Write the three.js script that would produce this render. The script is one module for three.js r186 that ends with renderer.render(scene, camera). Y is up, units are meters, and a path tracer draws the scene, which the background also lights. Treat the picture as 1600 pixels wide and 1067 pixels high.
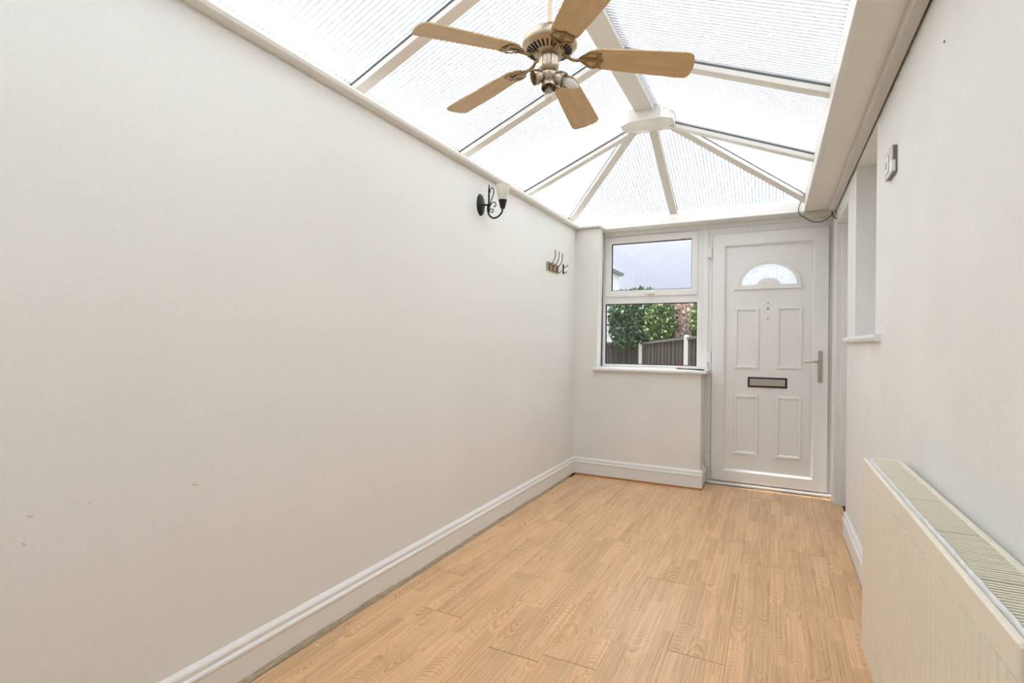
import * as THREE from 'three';
import { RoundedBoxGeometry } from 'three/addons/geometries/RoundedBoxGeometry.js';
import { mergeGeometries } from 'three/addons/utils/BufferGeometryUtils.js';

// ---------------------------------------------------------------- camera, sky, sun, exposure
const scene = new THREE.Scene();
const camera = new THREE.PerspectiveCamera(66.39, 1600 / 1067, 0.05, 200);
camera.position.set(0, 1.15, 0);
camera.rotation.order = 'YXZ';
camera.rotation.set(0.0028, 0.4664, 0.0115);
const renderer = new THREE.WebGLRenderer({ antialias: true });
renderer.toneMapping = THREE.LinearToneMapping;
renderer.toneMappingExposure = 1.3;
renderer.shadowMap.enabled = true;
renderer.shadowMap.type = THREE.PCFSoftShadowMap;
const SKY = 1.15, SUN = 8.4;

// seeded noise
let seed = 12345;
const rnd = () => { seed = (seed * 1664525 + 1013904223) >>> 0; return seed / 4294967296; };
const hash = (x, y, s) => { let h = (x * 374761393 + y * 668265263 + s * 2147483647) | 0; h = Math.imul(h ^ (h >>> 13), 1274126177); h ^= h >>> 16; return (h >>> 0) / 4294967296; };
function noise(x, y, s = 0) {
  const xi = Math.floor(x), yi = Math.floor(y), fx = x - xi, fy = y - yi, u = fx * fx * (3 - 2 * fx), v = fy * fy * (3 - 2 * fy);
  const a = hash(xi, yi, s), b = hash(xi + 1, yi, s), c = hash(xi, yi + 1, s), d = hash(xi + 1, yi + 1, s);
  return a + (b - a) * u + (c - a) * v + (a - b - c + d) * u * v;
}
const fbm = (x, y, s, n = 4) => { let t = 0, a = 0.5; for (let i = 0; i < n; i++) { t += a * noise(x, y, s + i); x *= 2.03; y *= 2.03; a *= 0.5; } return t; };

// the sky: bright thin overcast, pale blue low down with soft clouds, brighter overhead
{
  const W = 512, H = 256, d = new Float32Array(W * H * 4);
  for (let j = 0; j < H; j++) for (let i = 0; i < W; i++) {
    const el = ((j + 0.5) / H - 0.5) * Math.PI, az = (i + 0.5) / W * 2 * Math.PI, s = Math.max(0, Math.sin(el));
    const k = 5, cx = Math.cos(az) * Math.cos(el), cz = Math.sin(az) * Math.cos(el);
    const c = Math.min(1, Math.max(0, (fbm(cx * k + 9, cz * k + s * 9 + 9, 3, 5) - 0.36) * 3.2));
    const lum = SKY * (0.43 + 1.43 * s), o = (j * W + i) * 4;
    d[o] = lum * (0.80 + 0.19 * c); d[o + 1] = lum * (0.86 + 0.14 * c); d[o + 2] = lum * (1.06 - 0.02 * c); d[o + 3] = 1;
  }
  const t = new THREE.DataTexture(d, W, H, THREE.RGBAFormat, THREE.FloatType);
  t.mapping = THREE.EquirectangularReflectionMapping; t.magFilter = t.minFilter = THREE.LinearFilter; t.colorSpace = THREE.LinearSRGBColorSpace; t.needsUpdate = true;
  scene.background = t;
}
const sun = new THREE.DirectionalLight(new THREE.Color(1, 0.99, 0.97), SUN);
sun.position.set(-3.4, 12, -1.3); sun.target.position.set(-0.7, 1, -2);
sun.castShadow = true; sun.shadow.radius = 6; sun.shadow.mapSize.set(2048, 2048);
Object.assign(sun.shadow.camera, { left: -9, right: 9, top: 9, bottom: -14, near: 0.5, far: 40 });
scene.add(sun, sun.target);

// ---------------------------------------------------------------- helpers
const used = {};
const numbered = n => { const k = used[n] = (used[n] ?? -1) + 1; return k ? `${n}_${String(k).padStart(3, '0')}` : n; };
const V = (x, y, z) => new THREE.Vector3(x, y, z);
function mesh(name, geo, mat, parent) {
  const m = new THREE.Mesh(geo, mat); m.name = name; m.castShadow = m.receiveShadow = true;
  if (parent) parent.add(m); return m;
}
function top(o, label, category, extra = {}) { o.name = numbered(o.name); Object.assign(o.userData, { label, category }, extra); scene.add(o); return o; }
const S = { kind: 'structure' };
function group(name, label, category, pos = [0, 0, 0], extra = {}) { const g = new THREE.Group(); g.name = name; g.position.set(...pos); return top(g, label, category, extra); }
// box from its two corners with rounded edges; uv in metres
function uvm(g) {
  const p = g.attributes.position, n = g.attributes.normal, uv = new Float32Array(p.count * 2);
  for (let i = 0; i < p.count; i++) {
    const ax = Math.abs(n.getX(i)), ay = Math.abs(n.getY(i)), az = Math.abs(n.getZ(i));
    const [a, b] = ax > ay && ax > az ? [p.getZ(i), p.getY(i)] : ay > az ? [p.getX(i), p.getZ(i)] : [p.getX(i), p.getY(i)];
    uv[2 * i] = a; uv[2 * i + 1] = b;
  }
  g.setAttribute('uv', new THREE.BufferAttribute(uv, 2)); return g;
}
function bx(x0, x1, y0, y1, z0, z1, r = 0.002) {
  const w = Math.abs(x1 - x0), h = Math.abs(y1 - y0), d = Math.abs(z1 - z0), rr = Math.min(r, w / 2.01, h / 2.01, d / 2.01);
  const g = rr > 1e-4 ? new RoundedBoxGeometry(w, h, d, 2, rr) : new THREE.BoxGeometry(w, h, d);
  g.translate((x0 + x1) / 2, (y0 + y1) / 2, (z0 + z1) / 2); return uvm(g);
}
function poly(pts, holes = []) {
  const s = new THREE.Shape(pts.map(p => new THREE.Vector2(...p)));
  for (const h of holes) s.holes.push(new THREE.Path(h.map(p => new THREE.Vector2(...p))));
  return s;
}
function extr(shape, depth, bevel = 0, segs = 2, curve = 12) {
  return new THREE.ExtrudeGeometry(shape, { depth, bevelEnabled: bevel > 0, bevelThickness: bevel, bevelSize: bevel, bevelOffset: -bevel, bevelSegments: segs, curveSegments: curve });
}
const rect = (x0, x1, y0, y1) => [[x0, y0], [x1, y0], [x1, y1], [x0, y1]];
function ring(x0, x1, y0, y1, w, depth, bevel) { return extr(poly(rect(x0, x1, y0, y1), [rect(x0 + w, x1 - w, y0 + w, y1 - w)]), depth, bevel); }
// profile in (out, up) swept along a straight run from a to b; out is the direction the profile faces
function run(profile, a, b, out) {
  const A = V(...a), B = V(...b), len = A.distanceTo(B), dir = B.clone().sub(A).normalize(), O = V(...out), U = V(0, 1, 0);
  const g = new THREE.ExtrudeGeometry(poly(profile), { depth: len, bevelEnabled: false });
  const m = new THREE.Matrix4().makeBasis(O, U, dir).setPosition(A);
  if (m.determinant() < 0) { const k = g.index; const p = g.attributes.position; for (let i = 0; i < p.count; i += 3) for (const at of Object.values(g.attributes)) for (let c = 0; c < at.itemSize; c++) { const t = at.array[(i + 1) * at.itemSize + c]; at.array[(i + 1) * at.itemSize + c] = at.array[(i + 2) * at.itemSize + c]; at.array[(i + 2) * at.itemSize + c] = t; } }
  g.applyMatrix4(m); g.computeVertexNormals(); return g;
}
function merge(list) {
  return mergeGeometries(list.map(q => { const t = q.index ? q.toNonIndexed() : q; for (const a of Object.keys(t.attributes)) if (!['position', 'normal', 'uv'].includes(a)) t.deleteAttribute(a); return t; }));
}
const tube = (pts, r, seg = 24, rs = 8) => new THREE.TubeGeometry(new THREE.CatmullRomCurve3(pts.map(p => V(...p))), seg, r, rs);
const lathe = (pts, n = 32) => new THREE.LatheGeometry(pts.map(p => new THREE.Vector2(...p)), n);
function bar(a, b, w, h, up) {   // box bar from a to b; its underside centre runs along the line
  const A = V(...a), B = V(...b), d = B.clone().sub(A), L = d.length(); d.normalize();
  const side = new THREE.Vector3().crossVectors(d, V(...up)).normalize(), u = new THREE.Vector3().crossVectors(side, d);
  const g = new RoundedBoxGeometry(L, h, w, 2, 0.004); g.translate(L / 2, h / 2, 0);
  g.applyMatrix4(new THREE.Matrix4().makeBasis(d, u, side).setPosition(A)); return g;
}
// ---------------------------------------------------------------- materials
function dataTex(w, h, fn, srgb = true) {
  const d = new Uint8Array(w * h * 4);
  for (let j = 0; j < h; j++) for (let i = 0; i < w; i++) { const c = fn(i, j), o = (j * w + i) * 4; d[o] = c[0]; d[o + 1] = c[1]; d[o + 2] = c[2]; d[o + 3] = 255; }
  const t = new THREE.DataTexture(d, w, h); t.magFilter = THREE.LinearFilter; t.minFilter = THREE.LinearMipmapLinearFilter; t.generateMipmaps = true;
  t.wrapS = t.wrapT = THREE.RepeatWrapping; if (srgb) t.colorSpace = THREE.SRGBColorSpace; t.needsUpdate = true; return t;
}
const std = (color, roughness = 0.6, more = {}) => new THREE.MeshStandardMaterial({ color, roughness, ...more });
const plaster = dataTex(512, 512, (i, j) => {   // tiling roller texture
  const n = 128 + 60 * (noise(i / 3, j / 3, 1) - 0.5) + 70 * (noise(i / 9, j / 9, 2) - 0.5); return [n, n, n];
}, false);
plaster.repeat.set(1.6, 1.6);
const WALL = [243, 242, 236];
// left wall: paint with the scuffs that the photograph shows (z, y in metres, length, slant)
const wallMarks = [[-1.243, 0.913, 0.008, 0.2], [-1.514, 0.611, 0.022, 1.3], [-0.721, 0.719, 0.012, 0.2], [-0.59, 0.655, 0.014, 1.2], [-0.6, 0.719, 0.022, 0.5], [-1.0, 0.70, 0.03, 0.3], [-2.76, 1.875, 0.05, 1.0], [-1.9, 1.1, 0.01, 0.5]];
const leftTex = dataTex(2048, 1024, (i, j) => {
  const z = -i / 2048 * 6 + 1.2, y = j / 1024 * 2.4;
  let k = 1 + 0.02 * (fbm(z * 2.2 + 20, y * 2.2, 7) - 0.5) + 0.012 * (noise(i / 2.2, j / 2.2, 9) - 0.5);
  for (const [mz, my, l, a] of wallMarks) { const dz = z - mz, dy = y - my; if (Math.abs(dz) < 0.06 && Math.abs(dy) < 0.06) { const t = dz * Math.cos(a) + dy * Math.sin(a), q = -dz * Math.sin(a) + dy * Math.cos(a); if (Math.abs(t) < l / 3 && Math.abs(q) < 0.0016) k *= 0.86; } }
  return WALL.map(c => Math.min(255, c * k));
});
leftTex.wrapS = leftTex.wrapT = THREE.ClampToEdgeWrapping;
const paintTex = dataTex(512, 512, (i, j) => {
  const w = (n, s) => { const u = i / 512, v = j / 512; return noise(u * n, v * n, s) * (1 - u) * (1 - v) + noise((u - 1) * n, v * n, s) * u * (1 - v) + noise(u * n, (v - 1) * n, s) * (1 - u) * v + noise((u - 1) * n, (v - 1) * n, s) * u * v; };
  const k = 1 + 0.03 * (w(5, 4) - 0.5) + 0.015 * (w(90, 5) - 0.5); return WALL.map(c => Math.min(255, c * k));
});
const M = {
  wall: std(0xffffff, 0.85, { map: paintTex, bumpMap: plaster, bumpScale: 0.0006 }),
  wallLeft: std(0xffffff, 0.85, { map: leftTex }),
  gloss: std(0xf6f5f1, 0.32),
  upvc: std(0xf5f4f0, 0.32),
  roofBar: std(0xeeeae1, 0.4),
  soffit: std(0xf1ebdf, 0.5),
  oldTrim: std(0xd8d4cc, 0.7),
  gasket: std(0x6c6f74, 0.7),
  black: std(0x0c0c0d, 0.45),
  chrome: std(0xb9b7b2, 0.22, { metalness: 1 }),
  steel: std(0xb5b3ac, 0.38, { metalness: 1 }),
  nickel: std(0xc2b6a2, 0.3, { metalness: 1 }),
  bronze: std(0x9c8462, 0.4, { metalness: 1 }),
  rad: std(0xf5ecd8, 0.42),
  radDark: std(0xc8b894, 0.6),
  radSlat: std(0xece5cf, 0.45),
  chipped: std(0xf6f6f3, 0.5),
  bead: std(0xb9773f, 0.5),
  glass: new THREE.MeshPhysicalMaterial({ color: 0xffffff, roughness: 0, transmission: 1, thickness: 0, ior: 1.35 }),
  concrete: std(0xcfcdc6, 0.9),
};
// ---------------------------------------------------------------- floor: laminate boards with a printed three-strip oak pattern
const BL = 1.295, BW = 0.202, ROWS = 8;
const boardTex = (() => {
  const W = 2048, H = 2048, rowH = H / ROWS, mmx = BL * 1000 / W, mmy = BW * 1000 / rowH, cuts = [];
  for (let r = 0; r < ROWS; r++) for (let s = 0; s < 3; s++) {
    let x = -rnd() * 330; const list = [];
    while (x < BL * 1000) { const l = 330 + rnd() * 220; list.push({ x0: x, x1: x + l, off: (rnd() - 0.5) * 90, slope: (rnd() < 0.5 ? -1 : 1) * (0.05 + rnd() * 0.09), dep: 4 + rnd() * 26, sp: 3.6 + rnd() * 3, tone: rnd(), straight: rnd() < 0.42, id: (rnd() * 9999) | 0 }); x += l; }
    cuts.push(list);
  }
  return dataTex(W, H, (i, j) => {
    const r = Math.min(ROWS - 1, Math.floor(j / rowH)), Y = (j - r * rowH) * mmy, X = i * mmx, s = Math.min(2, Math.floor(Y / (BW * 1000 / 3))), yl = Y - s * (BW * 1000 / 3);
    const b = cuts[r * 3 + s].find(c => X < c.x1) ?? cuts[r * 3 + s].at(-1), xl = X - b.x0, id = b.id;
    let ring;
    const wob = (noise(xl / 130, yl / 30, id) - 0.5) * 9 + (noise(xl / 45, yl / 16, id + 1) - 0.5) * 2.2;
    if (b.straight) ring = (yl + b.off + 0.15 * b.slope * xl + wob * 0.9) / (b.sp * 1.7);
    else { const q = yl - 33 + b.off * 0.35 + wob * 0.5, dd = b.dep + 2.6 * b.slope * (b.slope > 0 ? xl : xl - 330) + wob; ring = Math.sqrt(q * q * 2.2 + dd * dd) / (b.sp * 1.7); }
    const amp = 0.35 + 1.1 * noise(ring * 0.37 + 5, yl / 30, id + 8) * noise(xl / 120 + 3, yl / 20, id + 9) * 1.6; ring += 1.8 * noise(ring * 0.5, 0.5, id + 7);
    const f = ring - Math.floor(ring), late = amp * Math.pow(f, 1.8) * (f > 0.86 ? (1 - f) / 0.14 : 1);
    const pore = Math.max(0, noise(xl / 16, yl / 0.5, id + 3) - 0.62) * 0.9, fine = noise(xl / 40, yl / 1.1, id + 4) - 0.5;
    const edge = Math.min(yl, BW * 1000 / 3 - yl) < 0.55 || Math.min(X - b.x0, b.x1 - X) < 0.6 ? 0.05 : 0;
    const k = 1.03 + 0.075 * (b.tone - 0.5) - 0.10 * late - 0.10 * pore + 0.07 * fine + 0.12 * (noise(xl / 260, yl / 5, id + 6) - 0.5) - edge * 0.4, warm = late * 0.13;
    return [Math.min(255, 226 * k), Math.min(255, 186 * k * (1 - warm * 0.6)), Math.min(255, 141 * k * (1 - warm * 1.3))];
  });
})();
M.board = std(0xffffff, 0.26, { map: boardTex });
M.subfloor = std(0x3a332b, 0.95);
{
  const floor = group('floor', 'pale oak laminate floor laid lengthways towards the front door', 'floor', [0, 0, 0], S);
  mesh('subfloor', bx(-1.75, 0.7, -0.14, -0.0085, -4.76, 0.36, 0), M.subfloor, floor);
  const xs = []; for (let k = -1; k <= 9; k++) xs.push(0.256 - BW * k);   // board edges, right to left
  const joint = { 0: -2.03, 1: -1.745, 2: -2.03, 3: -2.62, 4: -1.785, 5: -1.733, 6: -2.36, 7: -1.86, 8: -2.2, '-1': -4.47 };
  for (let k = -1; k < 9; k++) {
    const c = k + 1 - 1, x1 = 0.256 - BW * k, x0 = Math.max(x1 - BW, -1.567), xr = Math.min(x1, k === -1 ? 0.445 : x1);
    let z = joint[k] ?? -2.1; while (z < 0.35) z += BL;
    for (; z > -4.62; z -= BL) {
      const za = Math.min(z, 0.345), zb = Math.max(z - BL, -4.625); if (za - zb < 0.03) continue;
      const g = bx(x0 + 0.0003, xr - 0.0003, -0.008, 0, zb + 0.0017, za - 0.0017, 0.0004), p = g.attributes.position, n = g.attributes.normal, uv = g.attributes.uv, row = Math.floor(rnd() * ROWS);
      for (let i = 0; i < p.count; i++) uv.setXY(i, (z - p.getZ(i)) / BL, (row + 0.02 + 0.96 * (p.getX(i) - (x1 - BW)) / BW) / ROWS);
      mesh('laminate_board', g, M.board, floor);
    }
  }
}
// ---------------------------------------------------------------- walls
const XL = -1.593, XR = 0.398, ZF = -4.40, ZD = -4.66;
{
  const g = bx(-1.76, XL, -0.1, 2.165, -4.76, 0.48, 0), p = g.attributes.position, uv = g.attributes.uv;
  for (let i = 0; i < p.count; i++) uv.setXY(i, (1.2 - p.getZ(i)) / 6, p.getY(i) / 2.4);
  top(mesh('wall_left', g, M.wallLeft), 'long bare off-white painted wall on the left', 'wall', S);
  // far wall: full-height pier beside a low wall under the window
  const far = extr(poly([[XL, -0.1], [-0.524, -0.1], [-0.524, 0.92], [-1.388, 0.92], [-1.366, 2.16], [XL, 2.16]]), 0.36); far.translate(0, 0, ZF - 0.36); { const p = far.attributes.position; for (let i = 0; i < p.count; i++) if (p.getX(i) < -1.3 && p.getX(i) > -1.5 && p.getZ(i) < ZF - 0.1) p.setX(i, p.getX(i) - 0.062); far.computeVertexNormals(); } uvm(far);
  top(mesh('wall_far', far, M.wall), 'low painted wall under the window with a narrow pier in the corner', 'wall', S);
  const r = extr(poly([[-0.48, -0.1], [3.80, -0.1], [3.80, 2.045], [4.452, 2.045], [4.452, -0.1], [4.76, -0.1], [4.76, 2.275], [-0.48, 2.275]], [rect(2.79, 3.45, 1.18, 2.15)]), 0.24);
  r.rotateY(Math.PI / 2); r.translate(XR, 0, 0); uvm(r);
  top(mesh('wall_right', r, M.wall), 'white painted wall on the right with a window recess and a doorway', 'wall', S);
  const bk = extr(poly([[-1.76, -0.1], [0.66, -0.1], [0.66, 2.3], [-0.74, 2.82], [-1.76, 2.32]]), 0.14); bk.translate(0, 0, 0.35); uvm(bk);
  top(mesh('wall_back', bk, M.wall), 'painted gable wall behind the viewer', 'wall', S);
}
// skirting boards
{
  const prof = [[0, 0.012], [0.018, 0.012], [0.018, 0.098], [0.0215, 0.103], [0.0225, 0.109], [0.0205, 0.115], [0.0145, 0.119], [0.0135, 0.127], [0.0155, 0.132], [0.013, 0.139], [0.007, 0.146], [0.003, 0.15], [0, 0.15]];
  const bareTex = dataTex(1024, 64, (i, j) => { const k = 0.75 + 0.5 * fbm(i / 26, j / 5, 21) + 0.12 * (noise(i / 2, j / 2, 22) - 0.5); return [196 * k, 180 * k, 154 * k]; });
  const bare = std(0xffffff, 0.9, { map: bareTex });
  const edge = (parent, x, nx, za, zb, s) => {   // bare timber band with a ragged paint edge
    const pos = [], uv = [], idx = [], n = 260;
    for (let i = 0; i <= n; i++) {
      const z = za + (zb - za) * i / n, h = 0.017 + 0.016 * (fbm(z * 3, 1, s, 2) - 0.35) + 0.004 * (noise(z * 40, 2, s) - 0.5), f = 0.0015 * noise(z * 6, 5, s);
      pos.push(x + nx * (0.006 + f), -0.008, z, x + nx * (0.0012 + f * 0.3), h, z, x - nx * 0.004, h, z); uv.push(z, 0, z, 0.8, z, 1);
      if (i) for (let c = 0; c < 2; c++) { const a = (i - 1) * 3 + c, b = i * 3 + c; nx * (zb - za) > 0 ? idx.push(a, b, a + 1, b, b + 1, a + 1) : idx.push(a, a + 1, b, b, a + 1, b + 1); }
    }
    const g = new THREE.BufferGeometry(); g.setAttribute('position', new THREE.Float32BufferAttribute(pos, 3)); g.setAttribute('uv', new THREE.Float32BufferAttribute(uv, 2)); g.setIndex(idx); g.computeVertexNormals();
    const m = mesh('bare_edge', g, bare, parent); m.userData.label = 'grey bare timber edge with ragged paint line'; return m;
  };
  const L = group('baseboard_left', 'white moulded skirting board along the long left wall', 'skirting', [0, 0, 0], S);
  mesh('moulding', run(prof, [XL, 0, 0.35], [XL, 0, ZF], [1, 0, 0]), M.gloss, L);
  edge(L, XL + 0.018, 1, 0.35, -4.25, 31);
  const F = group('baseboard_far', 'white moulded skirting board under the window wall', 'skirting', [0, 0, 0], S);
  mesh('moulding', merge([run(prof, [XL, 0, ZF], [-0.524 + 0.018, 0, ZF], [0, 0, 1]), run(prof, [-0.524, 0, ZF + 0.008], [-0.524, 0, ZD + 0.03], [1, 0, 0])]), M.gloss, F);
  const bd = mesh('floor_bead', bx(XL + 0.02, -0.51, -0.002, 0.012, ZF + 0.012, ZF + 0.028, 0.004), M.bead, F); bd.userData.label = 'thin orange-brown wooden bead';
  const R = group('baseboard_right', 'white moulded skirting board beside the cream radiator', 'skirting', [0, 0, 0], S);
  mesh('moulding', run(prof, [XR, 0, 0.35], [XR, 0, -3.76], [-1, 0, 0]), M.gloss, R);
  edge(R, XR - 0.018, -1, 0.35, -3.70, 57);
}
// ---------------------------------------------------------------- sills, ledges, gutter box
const nose = (t, d) => [[0, 0], [d - t * 0.45, 0], [d - t * 0.15, t * 0.12], [d, t * 0.5], [d - t * 0.15, t * 0.88], [d - t * 0.45, t], [0, t]];
{
  const led = merge([run(nose(0.032, 0.195), [-1.74, 2.16, 0.35], [-1.74, 2.16, -4.36], [1, 0, 0]), run(nose(0.022, 0.34), [-1.74, 2.162, -4.70], [-1.352, 2.162, -4.70], [0, 0, 1])]);
  top(mesh('trim_1', led, M.roofBar), 'cream wooden capping ledge along the top of the left wall', 'trim', S);
  const s1 = run(nose(0.028, 0.30), [-1.41, 0.918, -4.66], [-0.483, 0.918, -4.66], [0, 0, 1]);
  top(mesh('trim_2', s1, M.gloss), 'white window sill under the garden window', 'sill', S);
  const s2 = run(nose(0.032, 0.24), [0.61, 1.175, -2.655], [0.61, 1.175, -3.79], [-1, 0, 0]);
  top(mesh('trim_3', s2, M.gloss), 'white sill of the window recess in the right wall', 'sill', S);
  // box gutter lining over the right wall
  const gut = group('trim_4', 'off-white boxed gutter lining along the top of the right wall', 'trim', [0, 0, 0], S);
  const sk = g => { const p = g.attributes.position; for (let i = 0; i < p.count; i++) { const x = p.getX(i); if (x < 0.3) p.setX(i, x + (p.getZ(i) + 1.82) * 0.0067); } g.computeVertexNormals(); return g; };
  mesh('soffit_board', sk(extrudeZ(poly([[0.222, 2.17], [0.391, 2.17], [0.391, 2.275], [0.222, 2.275]]), 0.35, -4.655)), M.soffit, gut);
  mesh('lip', sk(extrudeZ(poly([[0.206, 2.164], [0.223, 2.164], [0.223, 2.29], [0.206, 2.29]]), 0.35, -4.655)), M.roofBar, gut);
  mesh('edge_batten', extrudeZ(poly([[0.343, 2.148], [0.352, 2.143], [0.388, 2.146], [0.391, 2.152], [0.391, 2.1705], [0.343, 2.1705]]), 0.35, -4.44), M.oldTrim, gut);
  mesh('top_cover', bx(0.2, 0.66, 2.29, 2.305, -4.75, 0.48, 0), M.soffit, gut);
  mesh('end_board', bx(0.20, 0.395, 2.135, 2.17, -4.655, -4.52, 0.003), M.oldTrim, gut);
}
function extrudeZ(shape, za, zb) { const g = new THREE.ExtrudeGeometry(shape, { depth: za - zb, bevelEnabled: false }); g.translate(0, 0, zb); return uvm(g); }
// ---------------------------------------------------------------- roof
{
  const roof = group('ceiling', 'hipped conservatory roof of ribbed translucent panels between white rafters', 'roof', [0, 0, 0], S);
  const XE = -1.68, YE = 2.268, RX = -0.74, YR = 2.665, XRE = 0.212, ZE = -4.47, ZH = -3.50, Z0 = 0.35;
  const sheet = new THREE.MeshPhysicalMaterial({ color: 0xfbfdff, roughness: 1, transmission: 0.80, thickness: 0 });
  const ribMat = new THREE.MeshPhysicalMaterial({ color: 0xeef2f6, roughness: 1, transmission: 0.345, thickness: 0 });
  const panel = (pts, dir) => {   // flat convex polygon (3D points), ribs along dir
    const P = pts.map(p => V(...p)), d = V(...dir).normalize(), n = new THREE.Vector3().crossVectors(P[1].clone().sub(P[0]), P[2].clone().sub(P[0])).normalize(); if (n.y < 0) n.negate();
    d.addScaledVector(n, -d.dot(n)).normalize(); const e = new THREE.Vector3().crossVectors(n, d).normalize(), O = P[0];
    const q = P.map(p => [p.clone().sub(O).dot(d), p.clone().sub(O).dot(e)]);
    const mat4 = new THREE.Matrix4().makeBasis(d, e, n).setPosition(O);
    const g = new THREE.ShapeGeometry(poly(q)); g.applyMatrix4(mat4);
    const m = mesh('roof_panel', g, sheet, roof);
    const lo = Math.min(...q.map(a => a[1])), hi = Math.max(...q.map(a => a[1])), ribs = [];
    for (let y = lo + 0.012; y < hi - 0.006; y += 0.0235) {
      const xsn = []; q.forEach((a, i) => { const b = q[(i + 1) % q.length]; if ((a[1] - y) * (b[1] - y) < 0) xsn.push(a[0] + (b[0] - a[0]) * (y - a[1]) / (b[1] - a[1])); });
      if (xsn.length < 2) continue; const x0 = Math.min(...xsn), x1 = Math.max(...xsn); if (x1 - x0 < 0.03) continue;
      const r = new THREE.BoxGeometry(x1 - x0, 0.0135, 0.002); r.translate((x0 + x1) / 2, y, -0.0022); ribs.push(r);
    }
    const rg = merge(ribs); rg.applyMatrix4(mat4); const rm = mesh('ribs', rg, ribMat, m); rm.userData.kind = 'stuff';
  };
  const zs = [Z0, 0.02, -0.86, -1.735, -2.61, -3.50], lean = s => (s < 0 ? XE : XRE);
  for (let i = 0; i < zs.length - 1; i++) for (const s of [-1, 1]) panel([[lean(s), YE, zs[i]], [RX, YR, zs[i]], [RX, YR, zs[i + 1]], [lean(s), YE, zs[i + 1]]], [RX - lean(s), YR - YE, 0]);
  // hip ends
  const hl = [RX - 0.02, YR, ZH - 0.02], hr = [RX + 0.02, YR, ZH - 0.02];
  for (const s of [-1, 1]) panel([[lean(s), YE, ZH], [RX, YR, ZH], [lean(s), YE, ZE]], [RX - lean(s), YR - YE, 0]);
  panel([[XE, YE, ZE], [RX, YR, ZH], [RX, YE, ZE]], [0, YR - YE, ZH - ZE]);
  panel([[XRE, YE, ZE], [RX, YR, ZH], [RX, YE, ZE]], [0, YR - YE, ZH - ZE]);
  // rafters: underside a little below the sheets, dark gasket each side
  const rafter = (name, a, b, w = 0.06, up = [0, 1, 0]) => {
    const m = mesh(name, bar(a, b, w, 0.05, up), M.roofBar, roof);
    mesh('gasket', bar([a[0], a[1] + 0.027, a[2]], [b[0], b[1] + 0.027, b[2]], w + 0.007, 0.010, up), M.gasket, m);
    return m;
  };
  const dy = 0.045;
  for (const z of zs.slice(1)) { rafter('rafter', [XE, YE - dy, z], [RX - 0.04, YR - dy - 0.02, z]); rafter('rafter', [XRE, YE - dy, z], [RX + 0.04, YR - dy - 0.02, z], 0.055); }
  rafter('hip_rafter', [XE, YE - dy, ZE], [RX - 0.13, YR - dy - 0.055, ZH - 0.0]); rafter('hip_rafter', [XRE, YE - dy, ZE], [RX + 0.13, YR - dy - 0.055, ZH - 0.0]);
  rafter('jack_rafter', [RX - 0.02, YE - dy + 0.01, ZE], [RX, YR - dy - 0.02, ZH + 0.02]);
  mesh('ridge_beam', bx(RX - 0.058, RX + 0.058, 2.607, 2.70, -3.36, 0.35, 0.006), M.roofBar, roof);
  // end boss where ridge and hips meet: flat underside, then a face sloping up towards the end wall
  const boss = extr(poly([[-0.165, 3.31], [-0.10, 3.265], [0.10, 3.265], [0.165, 3.31], [0.165, 3.40], [0.13, 3.56], [-0.13, 3.56], [-0.165, 3.40]].map(([x, z]) => [x, -z])), 0.09);
  boss.rotateX(-Math.PI / 2); { const p = boss.attributes.position; for (let i = 0; i < p.count; i++) p.setXYZ(i, p.getX(i), p.getY(i), -Math.abs(p.getZ(i))); }
  { const p = boss.attributes.position; for (let i = 0; i < p.count; i++) { const z = -p.getZ(i); if (p.getY(i) < 0.01 && z > 3.39) p.setY(i, p.getY(i) + (z - 3.38) * 0.18); } }
  boss.translate(RX, 2.55, 0); boss.computeVertexNormals();
  mesh('ridge_boss', boss, M.roofBar, roof);
  mesh('eaves_beam', bx(-1.78, XE + 0.02, 2.185, 2.29, -4.7, 0.35, 0.003), M.roofBar, roof);
  mesh('end_beam', bx(-1.74, 0.215, 2.165, 2.262, -4.74, -4.50, 0.004), M.upvc, roof);
  mesh('ridge_cap', bx(RX - 0.07, RX + 0.07, 2.69, 2.71, -3.55, 0.48, 0.004), M.roofBar, roof);
}
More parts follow.
